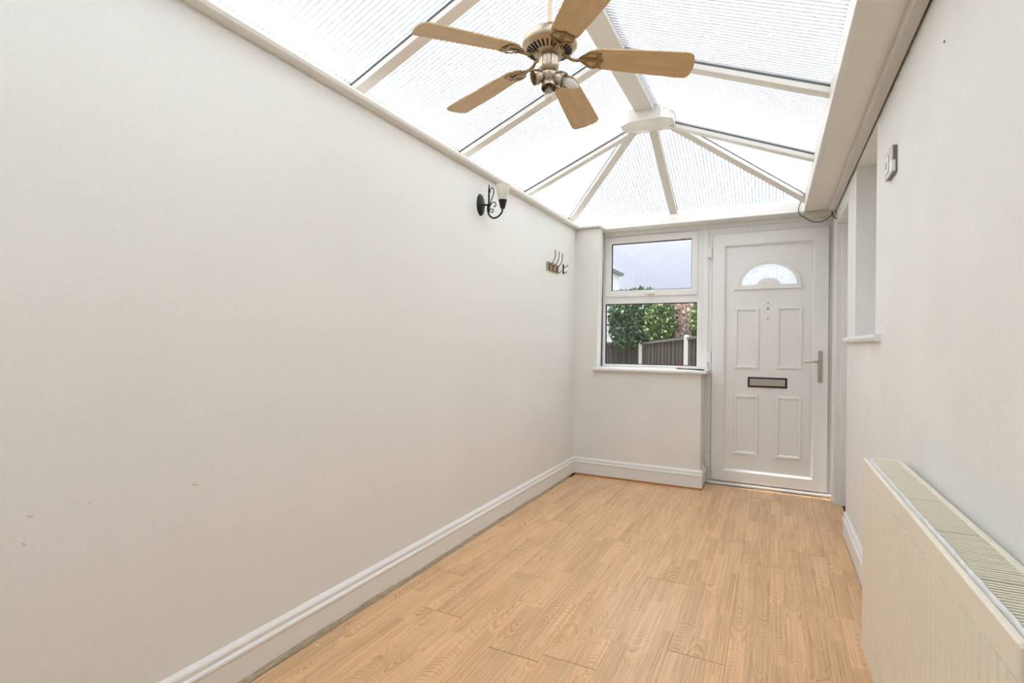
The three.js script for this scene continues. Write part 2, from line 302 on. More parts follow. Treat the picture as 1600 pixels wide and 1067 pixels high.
// ---------------------------------------------------------------- garden window
const spin = (g, x, y, z) => { g.translate(x, y, z); return g; };
{
  const w = group('window_1', 'white two-pane window looking onto the garden fence', 'window', [0, 0, 0], S);
  const zf = ZD;
  const fr = extr(poly(rect(-1.45, -0.545, 0.944, 2.168), [rect(-1.395, -0.592, 0.969, 1.516), rect(-1.38, -0.598, 1.59, 2.108)]), 0.06, 0.004); fr.translate(0, 0, zf - 0.066); mesh('frame', fr, M.upvc, w);
  const sash = mesh('top_hung_sash', spin(extr(poly(rect(-1.393, -0.584, 1.576, 2.12), [rect(-1.34, -0.638, 1.632, 2.062)]), 0.045, 0.008), 0, 0, zf - 0.04), M.upvc, w);
  mesh('gasket', spin(extr(poly(rect(-1.344, -0.634, 1.628, 2.066), [rect(-1.333, -0.644, 1.639, 2.055)]), 0.012), 0, 0, zf - 0.03), M.black, sash);
  mesh('pane', bx(-1.342, -0.636, 1.63, 2.064, zf - 0.032, zf - 0.028, 0), M.glass, sash);
  mesh('gasket', spin(extr(poly(rect(-1.398, -0.589, 0.966, 1.519), [rect(-1.387, -0.599, 0.976, 1.508)]), 0.012), 0, 0, zf - 0.04), M.black, w);
  mesh('pane', bx(-1.397, -0.59, 0.967, 1.518, zf - 0.042, zf - 0.038, 0), M.glass, w);
  const h = mesh('handle', merge([bx(-1.0, -0.962, 1.581, 1.601, zf + 0.008, zf + 0.022, 0.005), tube([[-0.981, 1.591, zf + 0.02], [-0.982, 1.591, zf + 0.036], [-1.0, 1.59, zf + 0.04], [-1.026, 1.592, zf + 0.038]], 0.006), bx(-0.995, -0.937, 1.585, 1.597, zf + 0.03, zf + 0.042, 0.005)]), std(0xd9c3a6, 0.35), sash);
  h.userData.label = 'pale brass window catch';
  mesh('head_strip', bx(-1.40, 0.40, 2.128, 2.168, zf - 0.05, zf + 0.012, 0.003), M.upvc, w);
  const sl = mesh('sealant', bx(-1.424, -1.4135, 0.95, 2.158, zf + 0.002, zf + 0.006, 0.001), std(0x4e4a45, 0.9), w); sl.userData.label = 'dirty dark sealant line';
  mesh('coupling_post', bx(-0.547, -0.502, 0.0, 2.15, zf - 0.06, zf + 0.006, 0.004), M.upvc, w);
}
// ---------------------------------------------------------------- front door
{
  const d = group('door_1', 'white panelled front door with an arched fanlight and letter plate', 'door', [0, 0, ZD], S);
  mesh('door_frame', spin(extr(poly([[-0.503, 0], [0.402, 0], [0.402, 2.132], [-0.503, 2.132]], [rect(-0.472, 0.369, 0.03, 2.075)]), 0.05, 0.004), 0, 0, -0.058), M.upvc, d);
  mesh('threshold', bx(-0.503, 0.402, 0.0, 0.022, 0.0, 0.03, 0.006), M.upvc, d);
  const lf = mesh('leaf_frame', spin(extr(poly(rect(-0.470, 0.367, 0.033, 2.073), [rect(-0.373, 0.266, 0.124, 1.971)]), 0.04, 0.006), 0, 0, -0.028), M.upvc, d);
  // glazing bead sloping inwards to the panel
  const bead = (() => { const o = [[-0.374, 0.123], [0.267, 0.123], [0.267, 1.972], [-0.374, 1.972]], i = [[-0.362, 0.135], [0.255, 0.135], [0.255, 1.960], [-0.362, 1.960]], pos = []; for (let k = 0; k < 4; k++) { const n = (k + 1) % 4, A = [...o[k], 0.014], B = [...o[n], 0.014], C = [...i[n], -0.004], D = [...i[k], -0.004]; pos.push(...A, ...B, ...C, ...A, ...C, ...D); } const g = new THREE.BufferGeometry(); g.setAttribute('position', new THREE.Float32BufferAttribute(pos, 3)); g.computeVertexNormals(); return g; })();
  mesh('glazing_bead', bead, M.upvc, d);
  const arc = (a, b, cx, cy, n = 28) => Array.from({ length: n + 1 }, (_, k) => [cx + a * Math.cos(Math.PI * k / n), cy + b * Math.sin(Math.PI * k / n)]);
  const cx = -0.05, cy = 1.645, hole = [...arc(0.2, 0.167, cx, cy), ...arc(0.083, 0.053, cx, cy).reverse()];
  mesh('panel', spin(extr(poly(rect(-0.372, 0.265, 0.126, 1.97), [hole]), 0.022), 0, 0, -0.028), M.upvc, d);
  // fanlight surround
  const surround = poly([[cx - 0.252, 1.605], [cx + 0.252, 1.605], [cx + 0.236, 1.635], ...arc(0.232, 0.202, cx, cy).slice(1, -1), [cx - 0.236, 1.635]], [hole]);
  mesh('fanlight_moulding', spin(extr(surround, 0.006, 0.008, 3), 0, 0, -0.006), M.upvc, d);
  mesh('fanlight_centre', spin(extr(poly([...arc(0.083, 0.053, cx, cy)]), 0.008, 0.005, 3), 0, 0, -0.006), M.upvc, d);
  const swirl = dataTex(256, 256, (i, j) => { const n = fbm(i / 26, j / 26, 41, 2), v = 190 + 45 * Math.sin(n * 24); return [v, v, v]; }, false);
  const fg = extr(poly([...arc(0.203, 0.17, cx, cy)]), 0.004); fg.translate(0, 0, -0.022); uvm(fg); swirl.repeat.set(2.6, 2.6);
  mesh('obscured_glass', fg, new THREE.MeshPhysicalMaterial({ color: 0xfafcff, roughness: 1, roughnessMap: swirl, transmission: 0.96, thickness: 0, bumpMap: swirl, bumpScale: 0.003 }), d);
  for (const [x0, x1, y0, y1] of [[-0.299, -0.113, 0.963, 1.462], [0.008, 0.194, 0.967, 1.466], [-0.3, -0.114, 0.26, 0.751], [0.008, 0.193, 0.257, 0.753]]) mesh('panel_moulding', spin(ring(x0, x1, y0, y1, 0.026, 0.003, 0.0075), 0, 0, -0.006), M.upvc, d);
  const lp = mesh('letter_plate', spin(ring(-0.193, 0.090, 0.815, 0.896, 0.014, 0.008, 0.002), 0, 0, -0.006), M.black, d); lp.userData.label = 'black letter plate surround';
  mesh('flap', bx(-0.180, 0.077, 0.828, 0.883, -0.006, 0.004, 0.003), M.steel, lp);
  for (const [y, r] of [[1.496, 0.006], [1.452, 0.010], [1.368, 0.006]]) { const g = lathe([[0, 0.006], [r * 0.6, 0.006], [r, 0.003], [r, 0]], 16); g.rotateX(Math.PI / 2); g.translate(-0.051, y, -0.006); mesh('bolt', g, M.steel, d); }
  const hd = mesh('handle_plate', spin(extr(roundRect(0.299, 0.329, 0.87, 1.117, 0.0145), 0.004, 0.003), 0, 0, 0.018), M.chrome, d); hd.userData.label = 'chrome handle plate';
  mesh('lever', tube([[0.314, 1.033, 0.02], [0.314, 1.033, 0.052], [0.308, 1.033, 0.062], [0.29, 1.033, 0.066], [0.25, 1.034, 0.064], [0.206, 1.031, 0.06]], 0.0085, 30), M.chrome, hd);
  mesh('lock_cylinder', (() => { const g = lathe([[0, 0.012], [0.008, 0.012], [0.009, 0]], 16); g.rotateX(Math.PI / 2); g.translate(0.314, 0.91, 0.022); return g; })(), M.steel, hd);
  for (const [y0, y1] of [[1.873, 1.964], [0.996, 1.103], [0.126, 0.243]]) {
    const hg = mesh('hinge', bx(-0.512, -0.482, y0 + 0.012, y1 - 0.004, 0.004, 0.022, 0.004), M.upvc, d);
    mesh('hinge_pin', bx(-0.488, -0.474, y0, y1, 0.008, 0.024, 0.005), M.upvc, hg);
  }
}
function roundRect(x0, x1, y0, y1, r) {
  const s = new THREE.Shape(); s.moveTo(x0 + r, y0); s.lineTo(x1 - r, y0); s.absarc(x1 - r, y0 + r, r, -Math.PI / 2, 0); s.lineTo(x1, y1 - r); s.absarc(x1 - r, y1 - r, r, 0, Math.PI / 2); s.lineTo(x0 + r, y1); s.absarc(x0 + r, y1 - r, r, Math.PI / 2, Math.PI); s.lineTo(x0, y0 + r); s.absarc(x0 + r, y0 + r, r, Math.PI, Math.PI * 1.5); return s;
}
// side doorway and the window of the right wall
{
  const d = group('door_2', 'closed white inner door in the side doorway by the front door', 'door', [0, 0, 0], S);
  mesh('leaf', bx(0.585, 0.625, 0.0, 2.045, -4.45, -3.80, 0.003), M.gloss, d);
  mesh('post', bx(0.389, 0.424, 0, 2.12, -4.66, -4.462, 0.004), M.gloss, d);
  mesh('lining', bx(0.428, 0.60, 0, 2.045, -4.47, -4.444, 0.003), M.gloss, d);
  mesh('floor_bar', bx(0.446, 0.59, -0.01, 0.003, -4.45, -3.80, 0.002), M.subfloor, d);
  const w = group('window_2', 'white framed inner window at the back of the right wall recess', 'window', [0, 0, 0], S);
  const f = extr(poly(rect(2.79, 3.45, 1.18, 2.15), [rect(2.85, 3.39, 1.26, 2.09)]), 0.04); f.rotateY(Math.PI / 2); f.translate(0.585, 0, 0); mesh('frame', f, M.upvc, w);
  mesh('blind', bx(0.60, 0.62, 1.24, 2.10, -3.42, -2.82, 0.002), M.gloss, w);
}
// ---------------------------------------------------------------- radiator
{
  const g = group('radiator', 'cream double panel radiator with slatted top grille on the right wall', 'radiator', [0.273, 0, -2.13]);
  g.rotation.y = 0.009;   // stands very slightly out of line with the wall; length runs along +z
  const L = 1.235, Y0 = 0.14, Y1 = 0.772, D = 0.109;
  const pr = [[0, 0]]; // front face outline (z, -x) with flutes
  const flute = []; const pitch = 0.0333, n = Math.floor((L - 0.03) / pitch);
  flute.push([0, 0]);
  for (let k = 0; k < n; k++) { const z = 0.018 + k * pitch; flute.push([z, 0], [z + 0.004, 0.0022], [z + 0.0165, 0.0022], [z + 0.0205, 0]); }
  flute.push([L, 0]);
  const s = poly([...flute, [L, -0.012], [0, -0.012]].map(([z, o]) => [z, o]));
  const fg = new THREE.ExtrudeGeometry(s, { depth: Y1 - 0.052 - Y0 - 0.02, bevelEnabled: false });   // shape (z,out) extruded up
  fg.applyMatrix4(new THREE.Matrix4().makeBasis(V(0, 0, 1), V(-1, 0, 0), V(0, 1, 0)).setPosition(V(0, Y0 + 0.02, 0)));
  { const p = fg.attributes.position; for (let i = 0; i < p.count; i += 3) { const t = [p.getX(i + 1), p.getY(i + 1), p.getZ(i + 1)]; p.setXYZ(i + 1, p.getX(i + 2), p.getY(i + 2), p.getZ(i + 2)); p.setXYZ(i + 2, ...t); } fg.computeVertexNormals(); }
  const fp = mesh('front_panel', fg, M.rad, g);
  mesh('top_band', bx(-0.001, 0.012, Y1 - 0.052, Y1, 0, L, 0.004), M.rad, g);
  mesh('bottom_band', bx(-0.001, 0.012, Y0, Y0 + 0.02, 0, L, 0.004), M.rad, g);
  for (let k = 0; k < n; k++) mesh('dimple', bx(-0.0016, 0.002, Y1 - 0.060, Y1 - 0.053, 0.024 + k * pitch, 0.036 + k * pitch, 0.0008), M.radDark, fp);
  mesh('back_panel', bx(D - 0.012, D, Y0, Y1, 0, L, 0.004), M.rad, g);
  mesh('end_panel', bx(0.0, D, Y0 + 0.005, Y1 - 0.004, -0.002, 0.004, 0.002), M.rad, g); mesh('end_panel', bx(0.0, D, Y0 + 0.005, Y1 - 0.004, L - 0.004, L + 0.002, 0.002), M.rad, g);
  const gr = mesh('top_grille', merge([bx(D - 0.016, D - 0.002, Y1 - 0.012, Y1 + 0.003, 0.0, L, 0.003), bx(0.02, D - 0.01, Y1 - 0.010, Y1 + 0.002, 0.002, 0.018, 0.002), bx(0.02, D - 0.01, Y1 - 0.010, Y1 + 0.002, L - 0.018, L - 0.002, 0.002)]), M.radSlat, g);
  const sg = bx(0.021, D - 0.014, -0.012, 0, -0.0028, 0.0028, 0.001); let zc = 0.0235;
  for (let k = 0; zc < L - 0.022; k++) { const m = mesh('grille_slat', sg, M.radSlat, gr); m.position.set(0, Y1 + 0.0005, zc); m.rotation.y = 0.012 * Math.sin(k * 1.7); zc += 0.0112 + (k % 22 === 21 ? 0.004 : 0); }
  const ch = mesh('edge_strip', (() => { // chipped white strip of paint along the front edge
    const pos = [], N = 160, idx = []; for (let i = 0; i <= N; i++) { const z = 0.004 + (L - 0.008) * i / N, a = 0.0145 + 0.002 * noise(z * 60, 1, 71), b = 0.0200 + 0.002 * noise(z * 80, 2, 72), y = Y1 + 0.0015 + 0.0015 * noise(z * 70, 4, 73); pos.push(a, Y1 - 0.01, z, a + 0.001, y, z, b, y + 0.0005, z, b + 0.001, Y1 - 0.01, z); if (i) for (let c = 0; c < 3; c++) { const q = (i - 1) * 4 + c, r = i * 4 + c; idx.push(q, r, q + 1, r, r + 1, q + 1); } }
    const gg = new THREE.BufferGeometry(); gg.setAttribute('position', new THREE.Float32BufferAttribute(pos, 3)); gg.setIndex(idx); gg.computeVertexNormals(); return gg; })(), M.chipped, g);
  ch.userData.label = 'chipped white edge strip of the grille';
  mesh('convector_core', bx(0.03, D - 0.03, Y0 + 0.03, Y1 - 0.06, 0.02, L - 0.02, 0.003), std(0xb9ae90, 0.8), g);
  for (const z of [0.25, L - 0.25]) mesh('wall_bracket', bx(D, 0.1125, 0.3, 0.62, z - 0.02, z + 0.02, 0.002), M.rad, g);
}
// ---------------------------------------------------------------- ceiling fan
{
  const f = group('ceiling_fan', 'five-blade ceiling fan with light oak blades and brushed nickel motor', 'ceiling fan', [-0.741, 2.134, -1.745]);
  mesh('downrod', lathe([[0, 0.13], [0.011, 0.13], [0.011, 0.43], [0.014, 0.435], [0, 0.435]], 20), M.nickel, f);
  mesh('canopy', lathe([[0.012, 0.40], [0.04, 0.42], [0.058, 0.45], [0.06, 0.473], [0, 0.473]], 32), M.nickel, f);
  mesh('motor_housing', lathe([[0, 0.150], [0.035, 0.150], [0.064, 0.145], [0.08, 0.136], [0.089, 0.125], [0.095, 0.122], [0.1, 0.113], [0.103, 0.102], [0.102, 0.092], [0.097, 0.085], [0.09, 0.082]], 48), M.nickel, f);
  const under = mesh('motor_underside', lathe([[0.0, 0.058], [0.045, 0.058], [0.05, 0.062], [0.085, 0.078], [0.092, 0.083]], 48), M.nickel, f);
  for (let k = 0; k < 30; k++) { const g = new THREE.BoxGeometry(0.026, 0.003, 0.0055); g.rotateZ(0.43); g.translate(0.071, 0.0705, 0); g.rotateY(k / 30 * Math.PI * 2); mesh('vent_slot', g, M.black, under); }
  mesh('neck', lathe([[0.028, 0.064], [0.034, 0.060], [0.034, 0.056], [0.028, 0.05]], 32), M.bronze, f);
  mesh('switch_housing', lathe([[0, 0.06], [0.03, 0.06], [0.036, 0.053], [0.037, 0.048], [0.037, 0.016], [0.034, 0.008], [0.026, 0.002], [0, 0.002]], 40), M.nickel, f);
  mesh('light_hub', lathe([[0.0, 0.008], [0.024, 0.006], [0.03, -0.008], [0.028, -0.022], [0.018, -0.034], [0.008, -0.04], [0.006, -0.046], [0, -0.048]], 32), M.nickel, f);
  const oak = dataTex(1024, 256, (i, j) => { const w = (noise(i / 160, j / 30, 81) - 0.5) * 20, r = (j + w) / 9, q = r - Math.floor(r), k = 1 - 0.09 * q * q - 0.10 * Math.max(0, noise(i / 40, j / 1.4, 82) - 0.55) + 0.06 * (noise(i / 90, j / 40, 83) - 0.5); return [224 * k, 192 * k, 143 * k]; });
  const wood = std(0xffffff, 0.45, { map: oak });
  for (let k = 0; k < 5; k++) {
    const droop = g => { const p = g.attributes.position; for (let i = 0; i < p.count; i++) p.setY(i, p.getY(i) + 0.118 * (0.51 - p.getX(i))); return g; };   // blades sag towards their tips
    const s = new THREE.Shape();   // blade outline along +x
    s.moveTo(0.128, -0.012); s.quadraticCurveTo(0.14, -0.042, 0.19, -0.049); s.bezierCurveTo(0.3, -0.056, 0.4, -0.06, 0.478, -0.062); s.quadraticCurveTo(0.5, -0.062, 0.505, -0.04); s.quadraticCurveTo(0.515, 0, 0.505, 0.04); s.quadraticCurveTo(0.5, 0.062, 0.478, 0.062); s.bezierCurveTo(0.4, 0.06, 0.3, 0.056, 0.19, 0.049); s.quadraticCurveTo(0.14, 0.042, 0.128, 0.012); s.closePath();
    const g = extr(s, 0.004, 0.0012, 1, 10); g.rotateX(-Math.PI / 2);
    { const p = g.attributes.position, uv = g.attributes.uv; for (let i = 0; i < p.count; i++) uv.setXY(i, p.getX(i) / 0.55, (p.getZ(i) + 0.065 + k * 0.03) / 0.14); }
    const pitch = new THREE.Matrix4().makeRotationX(-0.2), turn = new THREE.Matrix4().makeRotationY(THREE.MathUtils.degToRad(21.1 + 72 * k));
    g.applyMatrix4(pitch); droop(g); g.applyMatrix4(turn);
    const b = mesh('blade', g, wood, f);
    // pierced bracket under the blade root and its bent arm up to the motor
    const o = new THREE.Shape(); o.moveTo(0.108, -0.008); o.quadraticCurveTo(0.13, -0.03, 0.15, -0.042); o.lineTo(0.188, -0.036); o.quadraticCurveTo(0.178, -0.018, 0.196, 0); o.quadraticCurveTo(0.178, 0.018, 0.188, 0.036); o.lineTo(0.15, 0.042); o.quadraticCurveTo(0.13, 0.03, 0.108, 0.008); o.closePath();
    for (const q of [-1, 1]) { const h = new THREE.Path(); h.moveTo(0.13, q * 0.006); h.quadraticCurveTo(0.15, q * 0.01, 0.172, q * 0.008); h.quadraticCurveTo(0.166, q * 0.02, 0.168, q * 0.03); h.lineTo(0.152, q * 0.034); h.quadraticCurveTo(0.138, q * 0.024, 0.13, q * 0.006); o.holes.push(h); }
    const ir = extr(o, 0.002, 0.0008, 1, 8); ir.rotateX(-Math.PI / 2); ir.translate(0, -0.0065, 0);
    const tb = tube([[0.045, 0.062, 0], [0.062, 0.058, 0], [0.076, 0.046, 0], [0.092, 0.040, 0], [0.11, 0.039, 0], [0.13, 0.038, 0]], 0.0062, 20);
    ir.applyMatrix4(pitch); droop(ir); const scr = []; for (const [x, z] of [[0.158, -0.036], [0.158, 0.036], [0.183, 0]]) { const c = lathe([[0, -0.010], [0.003, -0.0095], [0.004, -0.007], [0.004, -0.004]], 8); c.translate(x, 0, z); c.applyMatrix4(pitch); droop(c); scr.push(c); }
    const all = [ir, tb, ...scr].map(q => { const t = q.index ? q.toNonIndexed() : q; for (const a of Object.keys(t.attributes)) if (!['position', 'normal', 'uv'].includes(a)) t.deleteAttribute(a); return t; });
    const im = merge(all); im.applyMatrix4(turn); mesh('blade_iron', im, M.bronze, b);
  }
  // three lamp holders: one facing into the room, one to either side
  const t = V(0.39, 0, 0.92), l = V(-0.92, 0, 0.39), cfg = [[l.clone().multiplyScalar(0.86).addScaledVector(t, 0.3), 0.42, 0], [l.clone().multiplyScalar(-0.9).addScaledVector(t, 0.22), 0.6, 1], [t.clone(), 4.0, 2]];
  const white = new THREE.MeshPhysicalMaterial({ color: 0xf6f4ee, roughness: 0.5, transmission: 0.3, thickness: 0 }), clear = new THREE.MeshPhysicalMaterial({ color: 0xf8f4ea, roughness: 0.08, transmission: 0.85, thickness: 0 });
  const brown = std(0x8a5a2e, 0.6);
  for (const [h, dn, kind] of cfg) {
    const d = h.clone().normalize().addScaledVector(V(0, -1, 0), dn).normalize(), q = new THREE.Quaternion().setFromUnitVectors(V(0, 1, 0), d), at = V(0, -0.004, 0).addScaledVector(d, 0.022);
    const put = g => { g.applyQuaternion(q); g.translate(at.x, at.y, at.z); return g; };
    const cup = mesh('lamp_holder', put(lathe([[0, 0], [0.01, 0], [0.016, 0.006], [0.024, 0.016], [0.027, 0.03], [0.0275, 0.042], [0.0255, 0.042], [0.025, 0.03], [0.022, 0.018], [0.012, 0.008], [0, 0.008]], 32)), M.nickel, f);
    mesh('socket', put(lathe([[0, 0.006], [0.011, 0.006], [0.011, 0.034], [0.008, 0.036], [0.008, 0.02], [0, 0.02]], 20)), kind === 1 ? M.chipped : brown, cup);
    if (kind) { const y0 = kind === 1 ? 0.034 : 0.03; const bm = mesh('bulb', put(lathe([[0, y0], [0.008, y0], [0.009, y0 + 0.01], [0.0145, y0 + 0.022], [0.0165, y0 + 0.034], [0.015, y0 + 0.048], [0.009, y0 + 0.063], [0.003, y0 + 0.071], [0, y0 + 0.072]], 28)), kind === 1 ? white : clear, cup); bm.userData.label = kind === 1 ? 'white candle bulb' : 'clear candle bulb'; }
  }
}
// ---------------------------------------------------------------- wall lamp (unlit)
{
  const g = group('wall_lamp', 'black wrought iron wall lamp with frosted glass shade on the left wall', 'wall lamp', [XL, 1.98, -2.72]);
  const pl = lathe([[0, 0.018], [0.5, 0.017], [0.72, 0.013], [0.8, 0.008], [0.95, 0.006], [1, 0]], 40); pl.rotateZ(-Math.PI / 2); { const p = pl.attributes.position; for (let i = 0; i < p.count; i++) p.setXYZ(i, p.getX(i) * 1.0, p.getY(i) * 0.066, p.getZ(i) * 0.046); } pl.computeVertexNormals();
  mesh('back_plate', pl, M.black, g);
  mesh('stem', tube([[0.012, -0.004, 0], [0.035, -0.004, 0], [0.058, -0.004, 0]], 0.0055), M.black, g);
  mesh('upright', lathe([[0, 0.118], [0.003, 0.112], [0.0055, 0.08], [0.0055, -0.05], [0.004, -0.062], [0, -0.062]], 12).translate(0.058, 0, 0), M.black, g);
  mesh('arm', tube([[0.052, 0.0, 0], [0.052, -0.04, 0], [0.06, -0.066, 0], [0.09, -0.088, 0], [0.122, -0.082, 0], [0.146, -0.06, 0], [0.152, -0.034, 0]], 0.0056, 40), M.black, g);
  for (const pts of [[[0.06, -0.03], [0.07, 0.01], [0.087, 0.05], [0.091, 0.075], [0.082, 0.093], [0.068, 0.088], [0.064, 0.075], [0.072, 0.068]], [[0.06, -0.045], [0.068, -0.012], [0.085, 0.006], [0.102, 0.002], [0.106, -0.012], [0.097, -0.022], [0.089, -0.016]], [[0.061, -0.05], [0.067, -0.036], [0.077, -0.031], [0.087, -0.036], [0.086, -0.05], [0.077, -0.053], [0.074, -0.047]]]) mesh('scroll', tube(pts.map(([x, y]) => [x, y, 0]), 0.003, 40, 6), M.black, g);
  mesh('cup', lathe([[0, -0.038], [0.012, -0.038], [0.014, -0.034], [0.026, 0.013], [0.024, 0.013], [0, 0.0]], 32).translate(0.152, 0, 0), M.black, g);
  mesh('shade', lathe([[0, 0.004], [0.022, 0.006], [0.0245, 0.013], [0.033, 0.05], [0.0405, 0.084], [0.046, 0.1], [0.0445, 0.1], [0.039, 0.084], [0.0315, 0.05], [0.022, 0.012]], 40).translate(0.152, 0, 0), new THREE.MeshPhysicalMaterial({ color: 0xefecdf, roughness: 0.9, transmission: 0.4, thickness: 0 }), g);
}
// ---------------------------------------------------------------- coat hooks
{
  const g = group('coat_rack', 'small brushed metal rail with three double coat hooks on the left wall', 'coat rack', [XL, 1.757, -3.867]);
  mesh('rail', bx(0, 0.008, -0.036, 0.034, -0.127, 0.127, 0.003), std(0xb0a48c, 0.35, { metalness: 1 }), g);
  const hm = std(0x8f7f66, 0.35, { metalness: 1 });
  for (const z of [-0.076, 0, 0.076]) {
    const h = mesh('hook', tube([[0.006, 0.004, z], [0.022, 0.016, z], [0.042, 0.04, z], [0.054, 0.07, z], [0.056, 0.105, z], [0.0555, 0.122, z]], 0.0042, 30), hm, g);
    mesh('lower_prong', tube([[0.006, -0.004, z], [0.01, -0.024, z], [0.024, -0.036, z], [0.04, -0.03, z], [0.046, -0.014, z]], 0.0042, 24), hm, h);
    mesh('boss', bx(0.006, 0.016, -0.026, 0.02, z - 0.009, z + 0.009, 0.004), hm, h);
  }
  const b = group('coat_hook', 'small black double coat hook at the end of the metal rail', 'coat hook', [XL, 1.774, -4.10]);
  mesh('plate', bx(0, 0.006, -0.042, 0.042, -0.012, 0.012, 0.003), M.black, b);
  mesh('prong', tube([[0.004, 0.012, 0], [0.02, 0.016, 0], [0.036, 0.022, 0], [0.044, 0.034, 0]], 0.0035, 20), M.black, b);
  mesh('prong', tube([[0.004, -0.03, 0], [0.016, -0.035, 0], [0.028, -0.03, 0], [0.03, -0.018, 0]], 0.0035, 20), M.black, b);
  const w = group('coat_hook', 'small white painted hook on the pier beside the garden window', 'coat hook', [-1.507, 1.915, ZF]);
  mesh('plate', bx(-0.009, 0.009, -0.045, 0.045, 0, 0.005, 0.003), M.gloss, w);
  mesh('prong', tube([[0, -0.02, 0.004], [-0.004, -0.026, 0.02], [-0.008, -0.01, 0.034], [-0.008, 0.012, 0.038]], 0.0045, 24), M.gloss, w);
  mesh('screw', bx(-0.003, 0.003, 0.032, 0.038, 0.004, 0.007, 0.001), M.steel, w);
}
// switch on the right wall, wall plug, cable, sill tool, paint flakes
{
  const g = group('light_switch', 'brushed steel wall switch with a white insert high on the right wall', 'switch', [XR, 1.85, -2.42]);
  mesh('back_box', bx(-0.012, 0, -0.05, 0.05, -0.066, 0.066, 0.002), std(0x8d8a80, 0.5, { metalness: 0.6 }), g);
  mesh('plate', bx(-0.017, -0.012, -0.052, 0.052, -0.069, 0.069, 0.002), M.steel, g);
  mesh('insert', bx(-0.02, -0.016, -0.032, 0.03, -0.05, 0.01, 0.003), M.chipped, g);
  mesh('rocker', bx(-0.024, -0.019, -0.014, 0.012, -0.03, -0.012, 0.002), M.steel, g);
  mesh('corner_piece', bx(-0.019, -0.006, -0.048, -0.006, 0.04, 0.072, 0.002), M.chipped, g);
  const p = group('wall_plug', 'tiny dark wall plug hole high on the bare right wall', 'wall plug', [XR, 1.968, -1.758]);
  const pg = lathe([[0, 0.002], [0.003, 0.002], [0.004, 0]], 12); pg.rotateZ(Math.PI / 2); mesh('plug', pg, M.gasket, p);
  const c = mesh('cable', tube([[0.15, 2.272, -4.47], [0.166, 2.262, -4.485], [0.165, 2.235, -4.485], [0.152, 2.19, -4.48], [0.16, 2.145, -4.48], [0.195, 2.115, -4.48], [0.235, 2.085, -4.48], [0.286, 2.074, -4.48], [0.33, 2.088, -4.48], [0.362, 2.112, -4.47], [0.366, 2.135, -4.45], [0.370, 2.105, -4.44], [0.386, 2.083, -4.44], [0.414, 2.076, -4.438], [0.45, 2.08, -4.436], [0.5, 2.08, -4.436]], 0.0028, 90, 6), std(0x2a2522, 0.6));
  top(c, 'thin black cable drooping under the gutter box above the front door', 'cable');
  const s = group('paintbrush', 'slim paintbrush with a red tip lying on the garden window sill', 'paintbrush', [-0.62, 0.9525, -4.47]);
  s.rotation.y = 0; const A = V(-0.12, 0, -0.08), B = V(0.125, 0, 0.085), q = new THREE.Quaternion().setFromUnitVectors(V(0, 1, 0), B.clone().sub(A).normalize());
  const put = gg => { gg.applyQuaternion(q); gg.translate(A.x, A.y, A.z); return gg; };
  mesh('red_end', put(lathe([[0, 0], [0.004, 0.003], [0.006, 0.03], [0.0055, 0.07], [0.004, 0.075], [0, 0.075]], 16)), std(0x8e1f1c, 0.4), s);
  mesh('shaft', put(lathe([[0, 0.07], [0.0045, 0.07], [0.005, 0.2], [0.006, 0.26], [0.004, 0.295], [0, 0.296]], 16)), std(0x2b2a33, 0.5), s);
  for (const [x, z, r, lab] of [[0.274, -3.189, 0.011, 'white paint flake on the floor near the right skirting board'], [-1.529, -1.436, 0.009, 'white paint flake on the floor near the left skirting board']]) {
    const k = poly([[-r, -r * 0.3], [-r * 0.2, -r * 0.45], [r, r * 0.1], [r * 0.5, r * 0.4], [-r * 0.5, r * 0.25]]), gg = extr(k, 0.0012, 0.0003, 1); gg.rotateX(-Math.PI / 2); gg.rotateY(0.5);
    const m = mesh('paint_flake', gg, M.chipped); m.position.set(x, 0.0005, z); top(m, lab, 'paint flake');
  }
}
